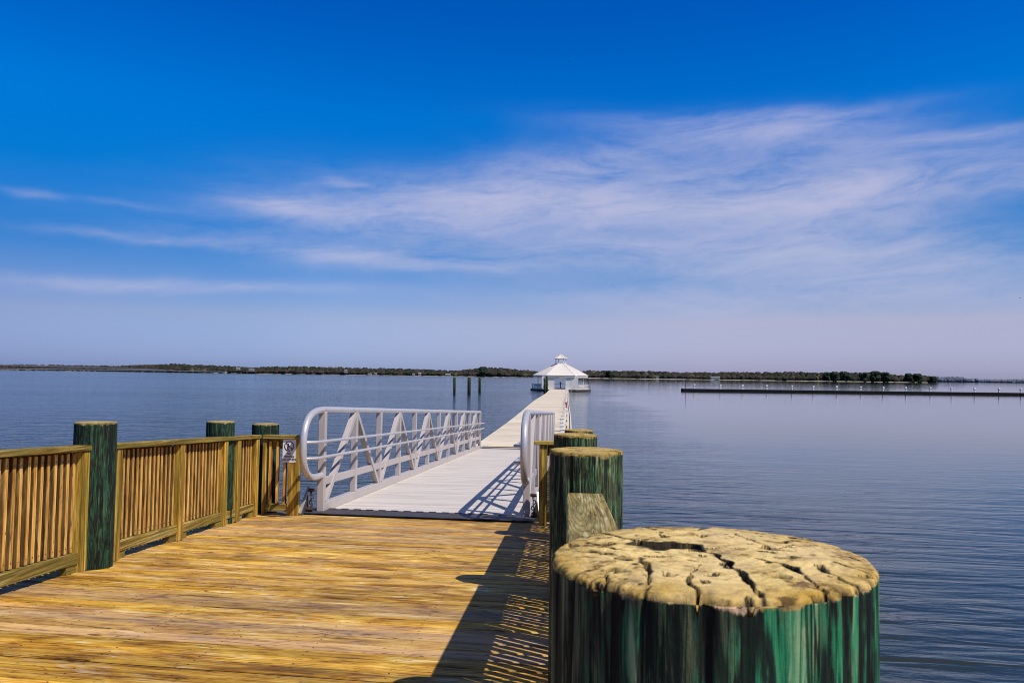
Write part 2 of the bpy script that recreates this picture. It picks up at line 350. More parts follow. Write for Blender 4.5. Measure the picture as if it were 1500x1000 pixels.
# ------------------------------------------------------------------ piles
def pile(label, x, y, r, h, mat, seed, nseg=96, tilt=(0, 0), cracks=(), hole=None, rim=.03, near=False, zbot=None, name='wooden_pile', group='round timber piles along the wooden deck', rows=26):
    zb = WATER-1.2 if zbot is None else zbot
    top = zd(y)+h
    me_v = []; me_f = []; rimv = []; crk = []
    rnd = random.Random(seed)
    splits = [(rnd.uniform(0, 2*math.pi), rnd.uniform(.008, .022), rnd.uniform(.005, .013), rnd.uniform(.1, .9)) for _ in range(30 if near else 14)]
    S = Vector((seed*3.1, seed*1.7, 0))
    def side_r(t, z):
        c, s_ = math.cos(t), math.sin(t)
        q = 1+.018*noise.noise(Vector((c*1.2, s_*1.2, z*.5))+S)
        q += .016*noise.noise(Vector((c*7, s_*7, z*1.2))+S) + .009*noise.noise(Vector((c*22, s_*22, z*1.8))+S)
        ck = 0
        for (a, w, dep, ln) in splits:
            aa = a+.08*noise.noise(Vector((a*9, z*4, seed)))
            d = abs((t-aa+math.pi) % (2*math.pi)-math.pi)
            fade = max(0, min(1, (ln-(top-z))/.12)) if z < top else 1
            g_ = math.exp(-(d/w)**2)*fade
            q -= dep*g_*2.0; ck = max(ck, g_)
        return r*q, ck
    # side rows from the bottom up to the start of the worn rim
    zs = []
    span = .5 if near else .35
    zs += [zb, top-span*1.6]
    for i in range(rows//2): zs.append(top-span+(span-.06)*i/(rows//2))
    for i in range(rows-rows//2): zs.append(top-.06+(.06-rim)*i/(rows-rows//2-1))
    def top_z(u, v):
        return tilt[0]*u+tilt[1]*v
    for z in zs:
        for k in range(nseg):
            t = 2*math.pi*k/nseg; rr, ck = side_r(t, z)
            fl = 0
            sc = .018*max(0, noise.noise(Vector((math.cos(t)*2.2, math.sin(t)*2.2, 3))+S)+.1)+.006*noise.noise(Vector((math.cos(t)*9, math.sin(t)*9, 8))+S)
            lim = top+(.001 if near else -.005)-rim-sc*(.35 if near else .6)
            fl = max(0, min(1, .74+(z-lim)/(.016 if near else .03)*.5))*.62
            u, v = math.cos(t), math.sin(t)
            me_v.append((rr*u, rr*v, z-(.004 if near else .003)*max(0, 1-(top-z)/span)+top_z(u, v)*max(0, 1-(top-z)/span))); rimv.append(fl); crk.append(min(1, ck*1.4))
    nr = 70 if near else 18
    prof = []
    for i in range(8):
        a = i/8*math.pi/2; prof.append((1-(rim*1.0/r)*(1-math.cos(a)), -rim*(1-math.sin(a)), .62+.38*(i+1)/8))
    base_f = 1-rim/r
    for i in range(nr): prof.append((base_f*(1-(i+1)/nr), 0, 1.0))
    def seg_d(p, a, b):
        ab = (b[0]-a[0], b[1]-a[1]); L = ab[0]**2+ab[1]**2
        tt = max(0, min(1, ((p[0]-a[0])*ab[0]+(p[1]-a[1])*ab[1])/L)) if L else 0
        return math.hypot(p[0]-a[0]-ab[0]*tt, p[1]-a[1]-ab[1]*tt)
    for (f_, dz, rv) in prof:
        for k in range(nseg):
            t = 2*math.pi*k/nseg
            r0, ck0 = side_r(t, top-rim)
            lump = 1+.05*noise.noise(Vector((math.cos(t)*3.5, math.sin(t)*3.5, 5))+S)
            rr = r0*f_; u, v = rr/r*math.cos(t), rr/r*math.sin(t)
            z = top+dz*lump + top_z(u, v)
            z -= (.004 if near else .003)*max(0, (math.hypot(u, v)-.5)/.5)**2
            z += .002*noise.noise(Vector((u*2.3, v*2.3, 1))+S)+.0008*noise.noise(Vector((u*9, v*9, 2))+S)+.0005*noise.noise(Vector((u*30, v*30, 2))+S)
            ck = ck0*max(0, (math.hypot(u, v)-.82)/.18)*.8
            if near:
                wob = (u+.05*noise.noise(Vector((u*7, v*7, 11))), v+.05*noise.noise(Vector((u*7, v*7, 31))))
                for (pl, w, dep) in cracks:
                    dmin = min(seg_d(wob, pl[i], pl[i+1]) for i in range(len(pl)-1))
                    w2 = w*(.25+1.5*abs(noise.noise(Vector((u*6, v*6, 77)))))
                    if dmin < w2*2.2:
                        g_ = max(0, 1-(dmin/w2)**2); z -= dep*g_*.8; ck = max(ck, min(1, 2.6*(1-dmin/(w2*1.7))))
                pit = noise.noise(Vector((u*11, v*11, 51))); pit2 = noise.noise(Vector((u*3, v*3, 71)))
                if pit > .30 and pit2 > -.1: g_ = min(1, max(0, pit-.38)/.06); z -= .008*g_; ck = max(ck, min(1, (pit-.30)/.07))
                if hole:
                    hx, hy, ha, hb = hole
                    e = math.hypot((wob[0]-hx)/ha, (wob[1]-hy+.25*(wob[0]-hx))/hb)+.55*noise.noise(Vector((u*9, v*9, 91)))
                    g_ = max(0, min(1, (1.0-e)/.12)); z -= .085*g_; ck = max(ck, max(0, min(1, (1.22-e)/.1)))
            me_v.append((rr*math.cos(t), rr*math.sin(t), z)); rimv.append(rv); crk.append(ck)
    rowsN = len(zs)+len(prof)
    for i in range(rowsN-1):
        for k in range(nseg):
            k2 = (k+1) % nseg; me_f.append((i*nseg+k, i*nseg+k2, (i+1)*nseg+k2, (i+1)*nseg+k))
    me_f.append(tuple(range(nseg))[::-1])
    me = bpy.data.meshes.new(name); me.from_pydata([(a, b, c-zb) for a, b, c in me_v], [], me_f); me.update()
    for p in me.polygons: p.use_smooth = True
    for nm, arr in (('rim', rimv), ('crack', crk)):
        at = me.attributes.new(nm, 'FLOAT', 'POINT'); at.data.foreach_set('value', arr)
    me.materials.append(mat)
    o = bpy.data.objects.new(name, me); C.objects.link(o); o.location = (x, y, zb)
    return tag(o, label, 'pile', group)

CR = [([(-.66, .78), (-.52, .52), (-.43, .36), (-.36, .40)], .024, .03),
      ([(-.12, .14), (.08, .12), (.3, .10), (.46, .15), (.64, .22)], .013, .02),
      ([(.29, .66), (.38, .35), (.41, .14), (.52, .04)], .02, .028), ([(.41, .14), (.66, .28), (.8, .30)], .012, .018),
      ([(-.02, .06), (.05, -.08), (.10, -.36), (.12, -.75), (.13, -1.05)], .022, .03),
      ([(.26, -.14), (.42, -.42), (.46, -.7), (.48, -1.0)], .02, .028),
      ([(.55, -.35), (.62, -.55), (.68, -.85)], .015, .02), ([(.72, -.25), (.80, -.4), (.88, -.6)], .014, .02),
      ([(.84, .02), (.93, -.12), (1.02, -.22)], .014, .02), ([(-.32, 1.05), (-.31, .84), (-.24, .74)], .02, .03),
      ([(.2, 1.02), (.14, .86), (.02, .74)], .018, .02), ([(-.78, .30), (-.68, .22), (-.58, .26)], .02, .02),
      ([(-.86, .1), (-.74, .02), (-.62, -.05)], .016, .015), ([(-.45, -.2), (-.42, -.5), (-.5, -.95)], .016, .022),
      ([(-.1, -.3), (-.2, -.6), (-.22, -1.0)], .014, .02), ([(-.62, -.4), (-.72, -.75)], .016, .02), ([(-.3, .05), (-.55, .1), (-.7, .15)], .012, .012)]
px_y = .83
pile('Huge green-stained timber pile with a cracked tan top, nearest of all in the right foreground', at_y(1036, px_y, 1.15), px_y, .160, 1.2525, M['pile_near'], 3,
     nseg=420, tilt=(.0035, .0), cracks=CR, hole=(-.24, .20, .22, .12), rim=.006, near=True, rows=70)
pile('green-streaked pile standing just past the end of the short weathered cap board', at_y(859, 3.5, 1.0), 3.5, .159, 1.245, M['pile'], 7, nseg=140, rim=.008)
pile('dark green pile half hidden behind the green-streaked pile on the right', at_y(843, 6.2, .9), 6.2, .17, 1.25, M['pile'], 9, rim=.008)
pile('farthest pile of the right-hand row, only its flat olive top showing', at_y(848, 8.85, .8), 8.85, .16, 1.24, M['pile'], 12, rim=.008)
pile('tall dark green pile breaking the left-hand fence between its two runs', at_y(140.5, 6.70, .9), 6.70, .172, 1.27, M['pile_dark'], 15, rim=.008)
pile('green pile behind the left fence cap rail, closer to the tall dark pile', at_y(323, 9.5, .7), 9.5, .168, 1.255, M['pile_dark'], 18, rim=.008)
pile('green pile just outside the corner of the left fence, near the small sign', at_y(389, 10.72, .6), 10.72, .182, 1.215, M['pile_dark'], 21, rim=.008)

# ------------------------------------------------------------------ picket fences
def picket_mesh(h, s=.042):
    b = MB(); b.box(-s/2, s/2, -s/2, s/2, 0, h, ch=.004)
    for q, f in enumerate(b.f):                       # faces between pickets get the darker brown, their shade painted in
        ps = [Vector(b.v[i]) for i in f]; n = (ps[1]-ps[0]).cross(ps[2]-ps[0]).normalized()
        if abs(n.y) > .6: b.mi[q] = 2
    for z in (.045, h-.06): b.box(.5*s, .5*s+.002, -.004, .004, z-.004, z+.004, 1); b.box(-.5*s-.002, -.5*s, -.004, .004, z-.004, z+.004, 1)
    return b
PK = None
def fence_run(label, x, y0, y1, posts, side, cap_ext=(0, 0), pitch=.080, group='picket railings round the wooden deck', capm='rail'):
    """run along y at x; side=+1 when the deck lies to +x"""
    global PK
    f = thing('picket_fence', (x, y0, zd(y0)), label, 'fence', group)
    L = y1-y0
    b = MB(); b.box(-.075, .075, -cap_ext[0], L+cap_ext[1], 1.02, 1.07, sl=-RAMP, ch=.006); b.build('cap_rail', M[capm], f)
    for p in posts:
        b = MB(); pz = -RAMP*(p-y0)
        b.box(-.045+side*.018, .045+side*.018, p-y0-.045, p-y0+.045, pz, pz+1.019, ch=.005); b.build('post', M['post'], f)
    ps = sorted(posts)
    for a, c in zip(ps[:-1], ps[1:]):
        if c-a < .35: continue
        s0, s1 = a-y0+.047, c-y0-.047
        b = MB(); b.box(side*-.03-.02, side*-.03+.045*1.6, s0, s1, .07, .165, sl=-RAMP, ch=.005); b.build('bottom_rail', M['rail'], f)
        b = MB(); b.box(side*-.062-.019, side*-.062+.019, s0, s1, .88, 1.018, sl=-RAMP, ch=.004); b.build('upper_rail', M['rail'], f)
        for s in (s0, s1-.14):
            b = MB(); b.box(-.03, .03, s+.002, s+.138, 0.002, .069, sl=-RAMP); b.build('block', M['rail'], f)
        n = max(2, int(round((s1-s0)/pitch))); pit = (s1-s0)/n
        for i in range(n):
            yy = s0+pit*(i+.5)
            if PK is None: PK = o = picket_mesh(.835).build('picket', [M['picket'], M['nail'], M['picket_side_shade']], f)
            else:
                o = PK.copy(); C.objects.link(o); o.parent = f
            o.location = (side*-.018+random.uniform(-.003, .003), yy+random.uniform(-.004, .004), -RAMP*yy+.1655+random.uniform(0, .008))
            o.rotation_euler = (random.uniform(-.006, .006), random.uniform(-.003, .003), random.uniform(-.08, .08)+(math.pi if random.random() < .5 else 0))
    return f
def fence_cross(label, y, x0, x1, post_xs, post_w, group='picket railings round the wooden deck', pitch=.1):
    """short return run along x at y (the deck lies towards -y)"""
    f = thing('picket_fence', (x0, y, zd(y)), label, 'fence', group); L = x1-x0
    b = MB(); b.box(0, L, -.07, .07, 1.02, 1.07, ch=.006); b.build('cap_rail', M['rail_cross'], f)
    for p, w in zip(post_xs, post_w):
        b = MB(); b.box(p-x0-w/2, p-x0+w/2, -.045, .045, 0, 1.019, ch=.005); b.build('post', M['post'], f)
    s0 = post_xs[0]-x0+post_w[0]/2; s1 = post_xs[1]-x0-post_w[1]/2
    if s1 < s0: s0, s1 = s1, s0
    b = MB(); b.box(s0+.002, s1-.002, -.035, .035, .05, .15, ch=.005); b.build('bottom_rail', M['rail_cross'], f)
    b = MB(); b.box(s0+.002, s1-.002, .02, .058, .88, 1.018, ch=.004); b.build('upper_rail', M['rail_cross'], f)
    n = max(2, int((s1-s0)/pitch))
    for i in range(n):
        o = PK.copy(); C.objects.link(o); o.parent = f
        o.location = (s0+(s1-s0)*(i+.5)/n, -.003, .151); o.rotation_euler = (0, 0, math.pi/2+random.uniform(-.05, .05))
    return f
FX = -4.17
fence_run('tan picket fence at the left edge, nearest run, ending at the tall dark green pile', FX, .9, 6.60, [.98, 2.45, 3.9, 5.2, 6.50], 1, cap_ext=(0, .04))
fence_run('tan picket fence run from the tall dark pile to the left fence corner', FX, 6.84, 10.30, [7.0, 8.20, 9.28, 9.66, 10.25], 1, cap_ext=(-.02, .03))
xr = at_y(436, 10.38, -.5)
fl = fence_cross('short picket fence turning the left corner, the sign on its end post', 10.41, FX+.078, xr, [FX+.10, xr-.075], [.05, .15])
fence_run('short weathered picket rail with a grainy cap board beside the nearest pile', .075, .98, 3.32, [1.06, 2.15, 3.27], -1, cap_ext=(0, 0), capm='rail_old')
fence_run('right-hand picket rail between the green-streaked pile and the dark pile behind it', .075, 3.67, 6.01, [3.74, 4.82, 5.95], -1)
fence_run('right-hand picket rail between the dark pile and the farthest pile', .075, 6.40, 8.67, [6.47, 7.5, 8.60], -1)
fence_run('last right-hand picket rail, from the farthest pile to the gangway corner', .075, 9.03, 9.98, [9.10, 9.92], -1)
xl = at_y(781, 10.07, -.4)
fence_cross('short picket fence closing the gap between gangway and right-hand rail', 10.07, xl, -.002, [xl+.12, -.03], [.10, .05])

# ------------------------------------------------------------------ no fishing sign on the end post
xs0, xs1 = at_y(413.5, 10.35, .3), at_y(432.5, 10.35, .3)
sw = xs1-xs0; sh = .305
sg = thing('sign', ((xs0+xs1)/2, 10.362, zd(10.4)+.71), 'small white no fishing sign with a black pictogram on the left end post', 'sign')
b = MB(); b.box(-sw/2, sw/2, 0, .003, 0, sh); b.build('panel', M['signwhite'], sg)
def lettering(txt, size, x, z, parent):
    cu = bpy.data.curves.new('lettering', 'FONT'); cu.body = txt; cu.size = size; cu.align_x = 'CENTER'; cu.extrude = .0008; cu.offset = size*.012
    t = bpy.data.objects.new('tmp', cu); C.objects.link(t)
    dg = bpy.context.evaluated_depsgraph_get(); me = bpy.data.meshes.new_from_object(t.evaluated_get(dg))
    bpy.data.objects.remove(t); me.materials.clear(); me.materials.append(M['ink'])
    o = bpy.data.objects.new('lettering', me); C.objects.link(o); o.parent = parent
    o.location = (x, -.0022, z); o.rotation_euler = (math.pi/2, 0, 0); return o
for tx, zz in (('NO', .105), ('FISHING', .065), ('ALLOWED', .025)): lettering(tx, .040, 0, zz, sg)
b = MB(); cz = .215; rr = .062
pts = [(rr*math.cos(t), -.0022, cz+rr*math.sin(t)) for t in (2*math.pi*i/40 for i in range(41))]
for p, q in zip(pts[:-1], pts[1:]): b.bar(p, q, .0018, .010, up=(p[0], 0, p[2]-cz))
b.bar((-.043, -.0024, cz+.043), (.043, -.0024, cz-.043), .0020, .010)
# standing angler with rod and fish
b.bar((-.012, -.0026, cz+.012), (-.018, -.0026, cz-.022), .0016, .020); b.bar((-.012, -.0026, cz-.02), (-.004, -.0026, cz-.05), .0014, .009)
b.bar((-.022, -.0026, cz-.02), (-.026, -.0026, cz-.052), .0014, .009); b.bar((-.010, -.0026, cz+.008), (.016, -.0026, cz+.000), .0014, .007)
b.bar((.006, -.0026, cz-.006), (.034, -.0026, cz+.040), .0014, .003); b.bar((.034, -.0026, cz+.040), (.036, -.0026, cz-.02), .0014, .002)
b.add([(-.012+.010*math.cos(t), -.003, cz+.027+.011*math.sin(t)) for t in (2*math.pi*i/14 for i in range(14))], [tuple(range(14))])
b.add([(.036+.012*math.cos(t), -.003, cz-.026+.006*math.sin(t)) for t in (2*math.pi*i/12 for i in range(12))], [tuple(range(12))])
b.build('pictogram', M['ink'], sg)

# ------------------------------------------------------------------ aluminium gangway
GY0, GY1 = 10.72, 30.4; GL = GY1-GY0
gx0, gx1 = at_y(470, GY0, zd(GY0)), at_y(771, GY0, zd(GY0))
gslope = -(0.94-.02)/GL
gz = zd(GY0)+.02
gw = thing('gangway', ((gx0+gx1)/2, GY0, gz), 'white aluminium truss gangway with pipe handrails sloping down to the floating dock', 'gangway')
HW = (gx1-gx0)/2
b = MB(); yy = .12; k = 0
while yy < GL-.16:
    w = .142
    b.box(-HW+.055, HW-.055, yy, yy+w, -.03, .0, sl=gslope, ch=.003); yy += w+random.choice((.0025, .0025, .003, .008)); k += 1
b.build('walkway', M['gangdeck'], gw)
b = MB(); b.bar((-HW-.22, -.16, .0), (-HW-.22, .0, .0), .02, .02); 
b = MB()
b.box(-HW-.17, HW+.12, -.36, .13, .004, .014, sl=-RAMP*.9, ch=.003)
for i in range(int((2*HW)/.18)): b.box(-HW+.05+i*.18, -HW+.15+i*.18, .085, .128, .0145, .022, sl=-RAMP*.9)
b.v = [(x, y+SKEW*x, z-RAMP*SKEW*x) for x, y, z in b.v]; b.build('hinge_plate', M['plate'], gw)
b = MB(); b.box(-HW+.06, HW-.06, GL-.15, GL+.55, .006, .018, sl=gslope*.95); b.build('transition_plate', M['plate'], gw)
b = MB(); b.box(-HW+.3, HW-.4, GL+.25, GL+.53, .020, .030, sl=gslope*.95); b.build('warning_strip', M['yellow'], gw)
nb = 12; bay = GL/nb
HT = 1.40; pr = .046
for sx in (-1, 1):
    X = sx*HW
    P = lambda yy, z: (X, yy, gslope*yy+z)
    b = MB(); b.box(X-.05, X+.05, -.03, GL, -.05, .12, sl=gslope, ch=.006); b.build('bottom_chord', M['alu'], gw)
    b = MB(); b.box(X-sx*.0-.03, X+.03, .06, GL-.04, .36, .465, sl=gslope, ch=.005); b.build('kick_rail', M['alu'], gw)
    for i in range(nb+1):
        y_ = i*bay if i < nb else GL-.05
        b = MB(); b.box(X-.048, X+.048, y_-.048, y_+.048, .121 if i else -.06, HT-.03, ch=.006)
        o = b.build('upright', M['alu'], gw)
        o.location = (0, 0, gslope*y_)
    for i in range(nb):
        a, c = (i*bay, (i+1)*bay) if i % 2 == 0 else ((i+1)*bay, i*bay)
        s_ = 1 if c > a else -1
        b = MB(); b.bar(P(a+s_*.11, .115), P(c-s_*.055, HT-.06), .076, .085, up=(1, 0, 0)); b.build('diagonal', M['alu'], gw)
    # top pipe with the looped end
    pts = []
    a_, b_ = .80, (HT-.50)/2; zc = (HT+.50)/2
    for i in range(25):
        t = -math.pi/2+math.pi*i/24
        e = .62
        cc, ss = math.cos(t), math.sin(t)
        pts.append((X, -a_*(abs(cc)**e)*1.0+.0, zc+b_*math.copysign(abs(ss)**.8, ss)))
    pts[0] = (X, -.03, .50)
    pts += [(X, .4+i*(GL-.4)/12, HT+gslope*(.4+i*(GL-.4)/12)) for i in range(13)]
    b = MB(); b.tube(pts, pr, 16); b.build('handrail', M['pipe'], gw, smooth=True)
    for z in (.77, .98):
        xi = X-sx*.125
        b = MB(); b.tube([(X-sx*.02, -.74, z+.03), (xi, -.66, z+.028), (xi, -.5, z+.02), (xi, GL*.5, z+gslope*GL*.5), (xi, GL+.35, z+gslope*(GL+.35))], .021, 10); b.build('side_rail', M['pipe'], gw, smooth=True)
        b = MB()
        for i in range(nb+1):
            y_ = min(i*bay, GL-.06); b.tube([(X-sx*.045, y_, z+gslope*y_-.03), (xi, y_, z+gslope*y_-.03), (xi, y_, z+gslope*y_-.018)], .008, 6)
        b.build('rail_brackets', M['pipe'], gw)
for sx in (-1, 1):
    # hinge lug, strut and rusty shackle beside each end post
    X = sx*(HW+.17)
    b = MB(); b.add([(X-.006, -.30, 0), (X-.006, -.02, 0), (X-.006, -.06, .24), (X+.006, -.30, 0), (X+.006, -.02, 0), (X+.006, -.06, .24)], [(0, 1, 2), (5, 4, 3), (0, 3, 4, 1), (1, 4, 5, 2), (2, 5, 3, 0)])
    b.build('hinge_lug', M['plate'], gw)
    b = MB(); b.bar((X+.03*sx, -.30, .02), (X-.02*sx, -.08, .34), .03, .03); b.build('strut', M['galv'], gw)
    b = MB()
    for i in range(7):
        z = .06+i*.04; cx = X-sx*.07+.012*math.sin(i*2); ang = (i % 2)*math.pi/2
        ring = [(cx+.017*math.cos(t)*math.cos(ang), -.12+.017*math.cos(t)*math.sin(ang), z+.028*math.sin(t)) for t in (2*math.pi*j/10 for j in range(11))]
        b.tube(ring, .007, 6, cap=False)
    b.tube([(X-sx*.03, -.12, .31), (X-sx*.11, -.10, .31)], .022, 8); b.tube([(X-sx*.10, -.14, .05), (X-sx*.02, -.14, .05)], .03, 8)
    b.build('chain', M['rust'], gw)

# ------------------------------------------------------------------ floating dock
DZ = -1.46; DY0, DY1 = 30.2, 168.0
dxl, dxr = -3.78, .15
dk = thing('floating_dock', ((dxl+dxr)/2, DY0, DZ), 'long cream floating dock running from the gangway out to the white pavilion', 'dock')
DW = (dxr-dxl)/2
b = MB(); L = DY1-DY0; nb2 = 69; pw = L/nb2
for i in range(nb2):
    wv = .10*math.sin(i*.16)
    b.box(-DW+wv, DW-.30+wv*.6, i*pw, (i+1)*pw-.02, -.10, random.uniform(-.006, .0), ch=.01)
b.build('walkway', M['dockdeck'], dk)
b = MB()
for i in range(nb2):
    wv = .10*math.sin(i*.16)
    b.box(-DW+wv+.02, DW+.02+wv*.6, i*pw, (i+1)*pw-.05, -.56, -.105)
b.build('float', M['concrete'], dk)
b = MB(); 
for i in range(nb2): 
    wv = .06*math.sin(i*.16)
    b.box(DW-.05+wv, DW+.02+wv, i*pw, (i+1)*pw-.02, -.10, .05, ch=.01)
b.build('kerb', M['white'], dk)
b = MB()
for i in range(nb2):
    wv = .06*math.sin(i*.16)
    b.box(DW-.296+wv, DW-.104+wv, i*pw, (i+1)*pw-.02, -.10, .012, ch=.004)
b.build('utility_channel', M['dockdeck'], dk)
def pedestal_mesh():
    b = MB(); b.box(-.09, .09, -.16, .16, .0, .46, ch=.02); b.box(-.11, .11, -.18, .18, .46, .50, ch=.015); b.box(-.091, .091, -.162, .162, .24, .27, 1)
    return b
ped = None; yy = 1.2
for i in range(20):
    if ped is None: ped = o = pedestal_mesh().build('pedestal', [M['white'], M['bluegrey']], dk)
    else: o = ped.copy(); C.objects.link(o); o.parent = dk
    o.location = (DW-.42+.04*math.sin(i), yy, .0); yy += 1.8+i*.42
cl = None; yy = 2.6
for i in range(14):
    if cl is None:
        b = MB(); b.tube([(0, -.16, .11), (0, -.08, .09), (0, .08, .09), (0, .16, .11)], .022, 8); b.box(-.025, .025, -.06, -.03, 0, .085); b.box(-.025, .025, .03, .06, 0, .085)
        cl = o = b.build('cleat', M['rust'], dk)
    else: o = cl.copy(); C.objects.link(o); o.parent = dk
    o.location = (DW-.2, yy, .014); yy += 5+i*.5
rb = thing('hose_box', (dxr-.30, 72, DZ), 'small red box among the white pedestals on the right edge of the dock', 'box')
b = MB(); b.box(-.11, .11, -.14, .14, 0, .42, ch=.02); b.build('cabinet', M['red'], rb)
b = MB(); b.add([(-.13, -.16, .422), (.13, -.16, .422), (.13, .16, .422), (-.13, .16, .422), (0, -.16, .52), (0, .16, .52)], [(3, 2, 1, 0), (0, 1, 4), (2, 3, 5), (1, 2, 5, 4), (3, 0, 4, 5)]); b.build('lid', M['red'], rb)

# ------------------------------------------------------------------ pavilion at the dock's end
PY = 175.5
pcx = at_y(821.3, PY, 0)
pv = thing('pavilion', (pcx, PY, DZ), 'white six-sided pavilion with a cupola on a floating platform at the end of the dock', 'pavilion')
def hexpts(r, z, rot=0): return [(r*math.cos(R(60*k)+rot), r*math.sin(R(60*k)+rot), z) for k in range(6)]
b = MB(); v = hexpts(6.75, -.42)+hexpts(6.75, -.02); b.add(v, [(5, 4, 3, 2, 1, 0), (6, 7, 8, 9, 10, 11)]+[(k, (k+1) % 6, 6+(k+1) % 6, 6+k) for k in range(6)]); b.build('platform', M['dark'], pv)
b = MB(); v = hexpts(6.6, -.018)+hexpts(6.6, .05); b.add(v, [(5, 4, 3, 2, 1, 0), (6, 7, 8, 9, 10, 11)]+[(k, (k+1) % 6, 6+(k+1) % 6, 6+k) for k in range(6)]); b.build('floor', M['dockdeck'], pv)
def hexroof(name, r0, z0, r1, z1, th, mat):
    b = MB()
    for k in range(6):
        a = [Vector(hexpts(r0, z0)[k]), Vector(hexpts(r0, z0)[(k+1) % 6]), Vector(hexpts(r1, z1)[(k+1) % 6]), Vector(hexpts(r1, z1)[k])]
        n = (a[1]-a[0]).cross(a[3]-a[0]).normalized()*th
        lo = [p-n for p in a]; b.add(a+lo, [(0, 1, 2, 3), (7, 6, 5, 4), (0, 4, 5, 1), (2, 6, 7, 3)])
        b.bar(a[0]+Vector((0, 0, .03)), a[3]+Vector((0, 0, .03)), .12, .06)
        m_ = 9                                        # standing seams
        for j in range(1, m_):
            p = a[0].lerp(a[1], j/m_); q = a[3].lerp(a[2], j/m_); b.bar(p, q, .035, .05)
    return b.build(name, mat, pv)
hexroof('roof', 6.15, 3.05, 1.15, 5.62, .16, M['roof'])
b = MB()
for k in range(6):
    p, q = hexpts(5.95, 2.84)[k], hexpts(5.95, 2.84)[(k+1) % 6]; b.bar(p, q, .14, .26)
b.build('fascia', M['white'], pv)
hexroof('cupola_roof', 1.62, 6.78, .02, 7.72, .08, M['roof'])
b = MB(); v = hexpts(1.22, 5.45)+hexpts(1.22, 5.72); b.add(v, [(5, 4, 3, 2, 1, 0), (6, 7, 8, 9, 10, 11)]+[(k, (k+1) % 6, 6+(k+1) % 6, 6+k) for k in range(6)]); b.build('cupola_base', M['white'], pv)
for k in range(6):
    p = hexpts(1.1, 0)[k]; b = MB(); b.box(p[0]-.10, p[0]+.10, p[1]-.10, p[1]+.10, 5.72, 6.80); b.build('cupola_post', M['white'], pv)
b = MB()
for k in range(6): b.bar(hexpts(1.12, 6.72)[k], hexpts(1.12, 6.72)[(k+1) % 6], .1, .14)
b.build('cupola_beam', M['white'], pv)
for k in range(6):
    p = hexpts(5.05, 0)[k]; b = MB(); b.box(p[0]-.075, p[0]+.075, p[1]-.075, p[1]+.075, .05, 2.90); b.build('post', M['white'], pv)
for x0, x1 in ((-4.0, -1.32), (1.12, 3.82)):
    b = MB(); b.box(x0, x1, -4.9, -1.9, .051, 2.84); 
    w = b.build('room', M['whitewall'], pv)
    b = MB()
    for i in range(1, 15): b.box(x0-.012, x1+.012, -4.912, -1.888, .05+i*.186, .05+i*.186+.012)
    for xx in (x0-.015, x1-.105): b.box(xx, xx+.12, -4.925, -4.8, .052, 2.838)
    b.build('trim', M['white'], w)
    xx = (x0+.35) if x0 < 0 else x1-1.3
b = MB()
for k in range(6):
    p, q = Vector(hexpts(6.3, .05)[k]), Vector(hexpts(6.3, .05)[(k+1) % 6])
    if k == 4:
        spans = ()
    else: spans = ((0, 1),)
    for s0, s1 in spans:
        a, c = p.lerp(q, s0), p.lerp(q, s1); up = Vector((0, 0, 1))
        for z in (.12, 1.02): b.bar(a+up*z, c+up*z, .07, .07)
        m_ = int((c-a).length/.26)
        for j in range(m_+1):
            t = a.lerp(c, j/m_); b.bar(t+up*.02, t+up*1.0, .035, .035, up=(0, 1, 0))
        for t in (a, c): b.bar(t, t+up*1.12, .12, .12, up=(0, 1, 0))
b.build('railing', M['white'], pv)
for k, (bx, by) in enumerate(((-4.9, -.6), (4.6, -.5), (5.2, .9), (-5.3, .9))):
    bn = thing('bench', (pcx+bx, PY+by, DZ+.05), ['small white bench behind the railing at the left side of the pavilion', 'small white bench behind the railing at the right side of the pavilion', 'white bench farther back on the right of the pavilion deck', 'white bench farther back on the left of the pavilion deck'][k], 'bench', 'benches on the pavilion deck')
    b = MB(); b.box(-.6, .6, -.2, .2, .42, .47); b.build('seat', M['white'], bn)
    b = MB(); b.box(-.6, .6, .2, .24, .55, .9); b.build('backrest', M['white'], bn)
    for sx in (-.5, .5):
        b = MB(); b.box(sx-.03, sx+.03, -.18, .24, 0, .419); b.build('leg', M['white'], bn)
def slim_pole(label, px, y, h, rad, mat, cat='pole', z=DZ, name='pole', dx=None):
    X = at_y(px, y, z)
    o = thing(name, (X, y, z), label, cat); b = MB(); b.tube([(0, 0, -2.0), (0, 0, h)], rad, 10); b.build('shaft', mat, o, smooth=True)
    b = MB(); b.tube([(0, 0, h+.001), (0, 0, h+.08), (0, 0, h+.2), (0, 0, h+.3)], [rad*1.1, rad*2.4, rad*2.2, rad*.4], 10); b.build('cap', mat, o, smooth=True)
slim_pole('thin grey pole standing at the right edge of the dock before the pavilion', 836.5, 160, 2.1, .07, M['galv'])
slim_pole('dark post at the right rear corner of the pavilion platform', 861.5, 181, 1.95, .09, M['dark'])
slim_pole('dark post seen through the open middle of the pavilion', 821, 184, 1.25, .13, M['dark'])

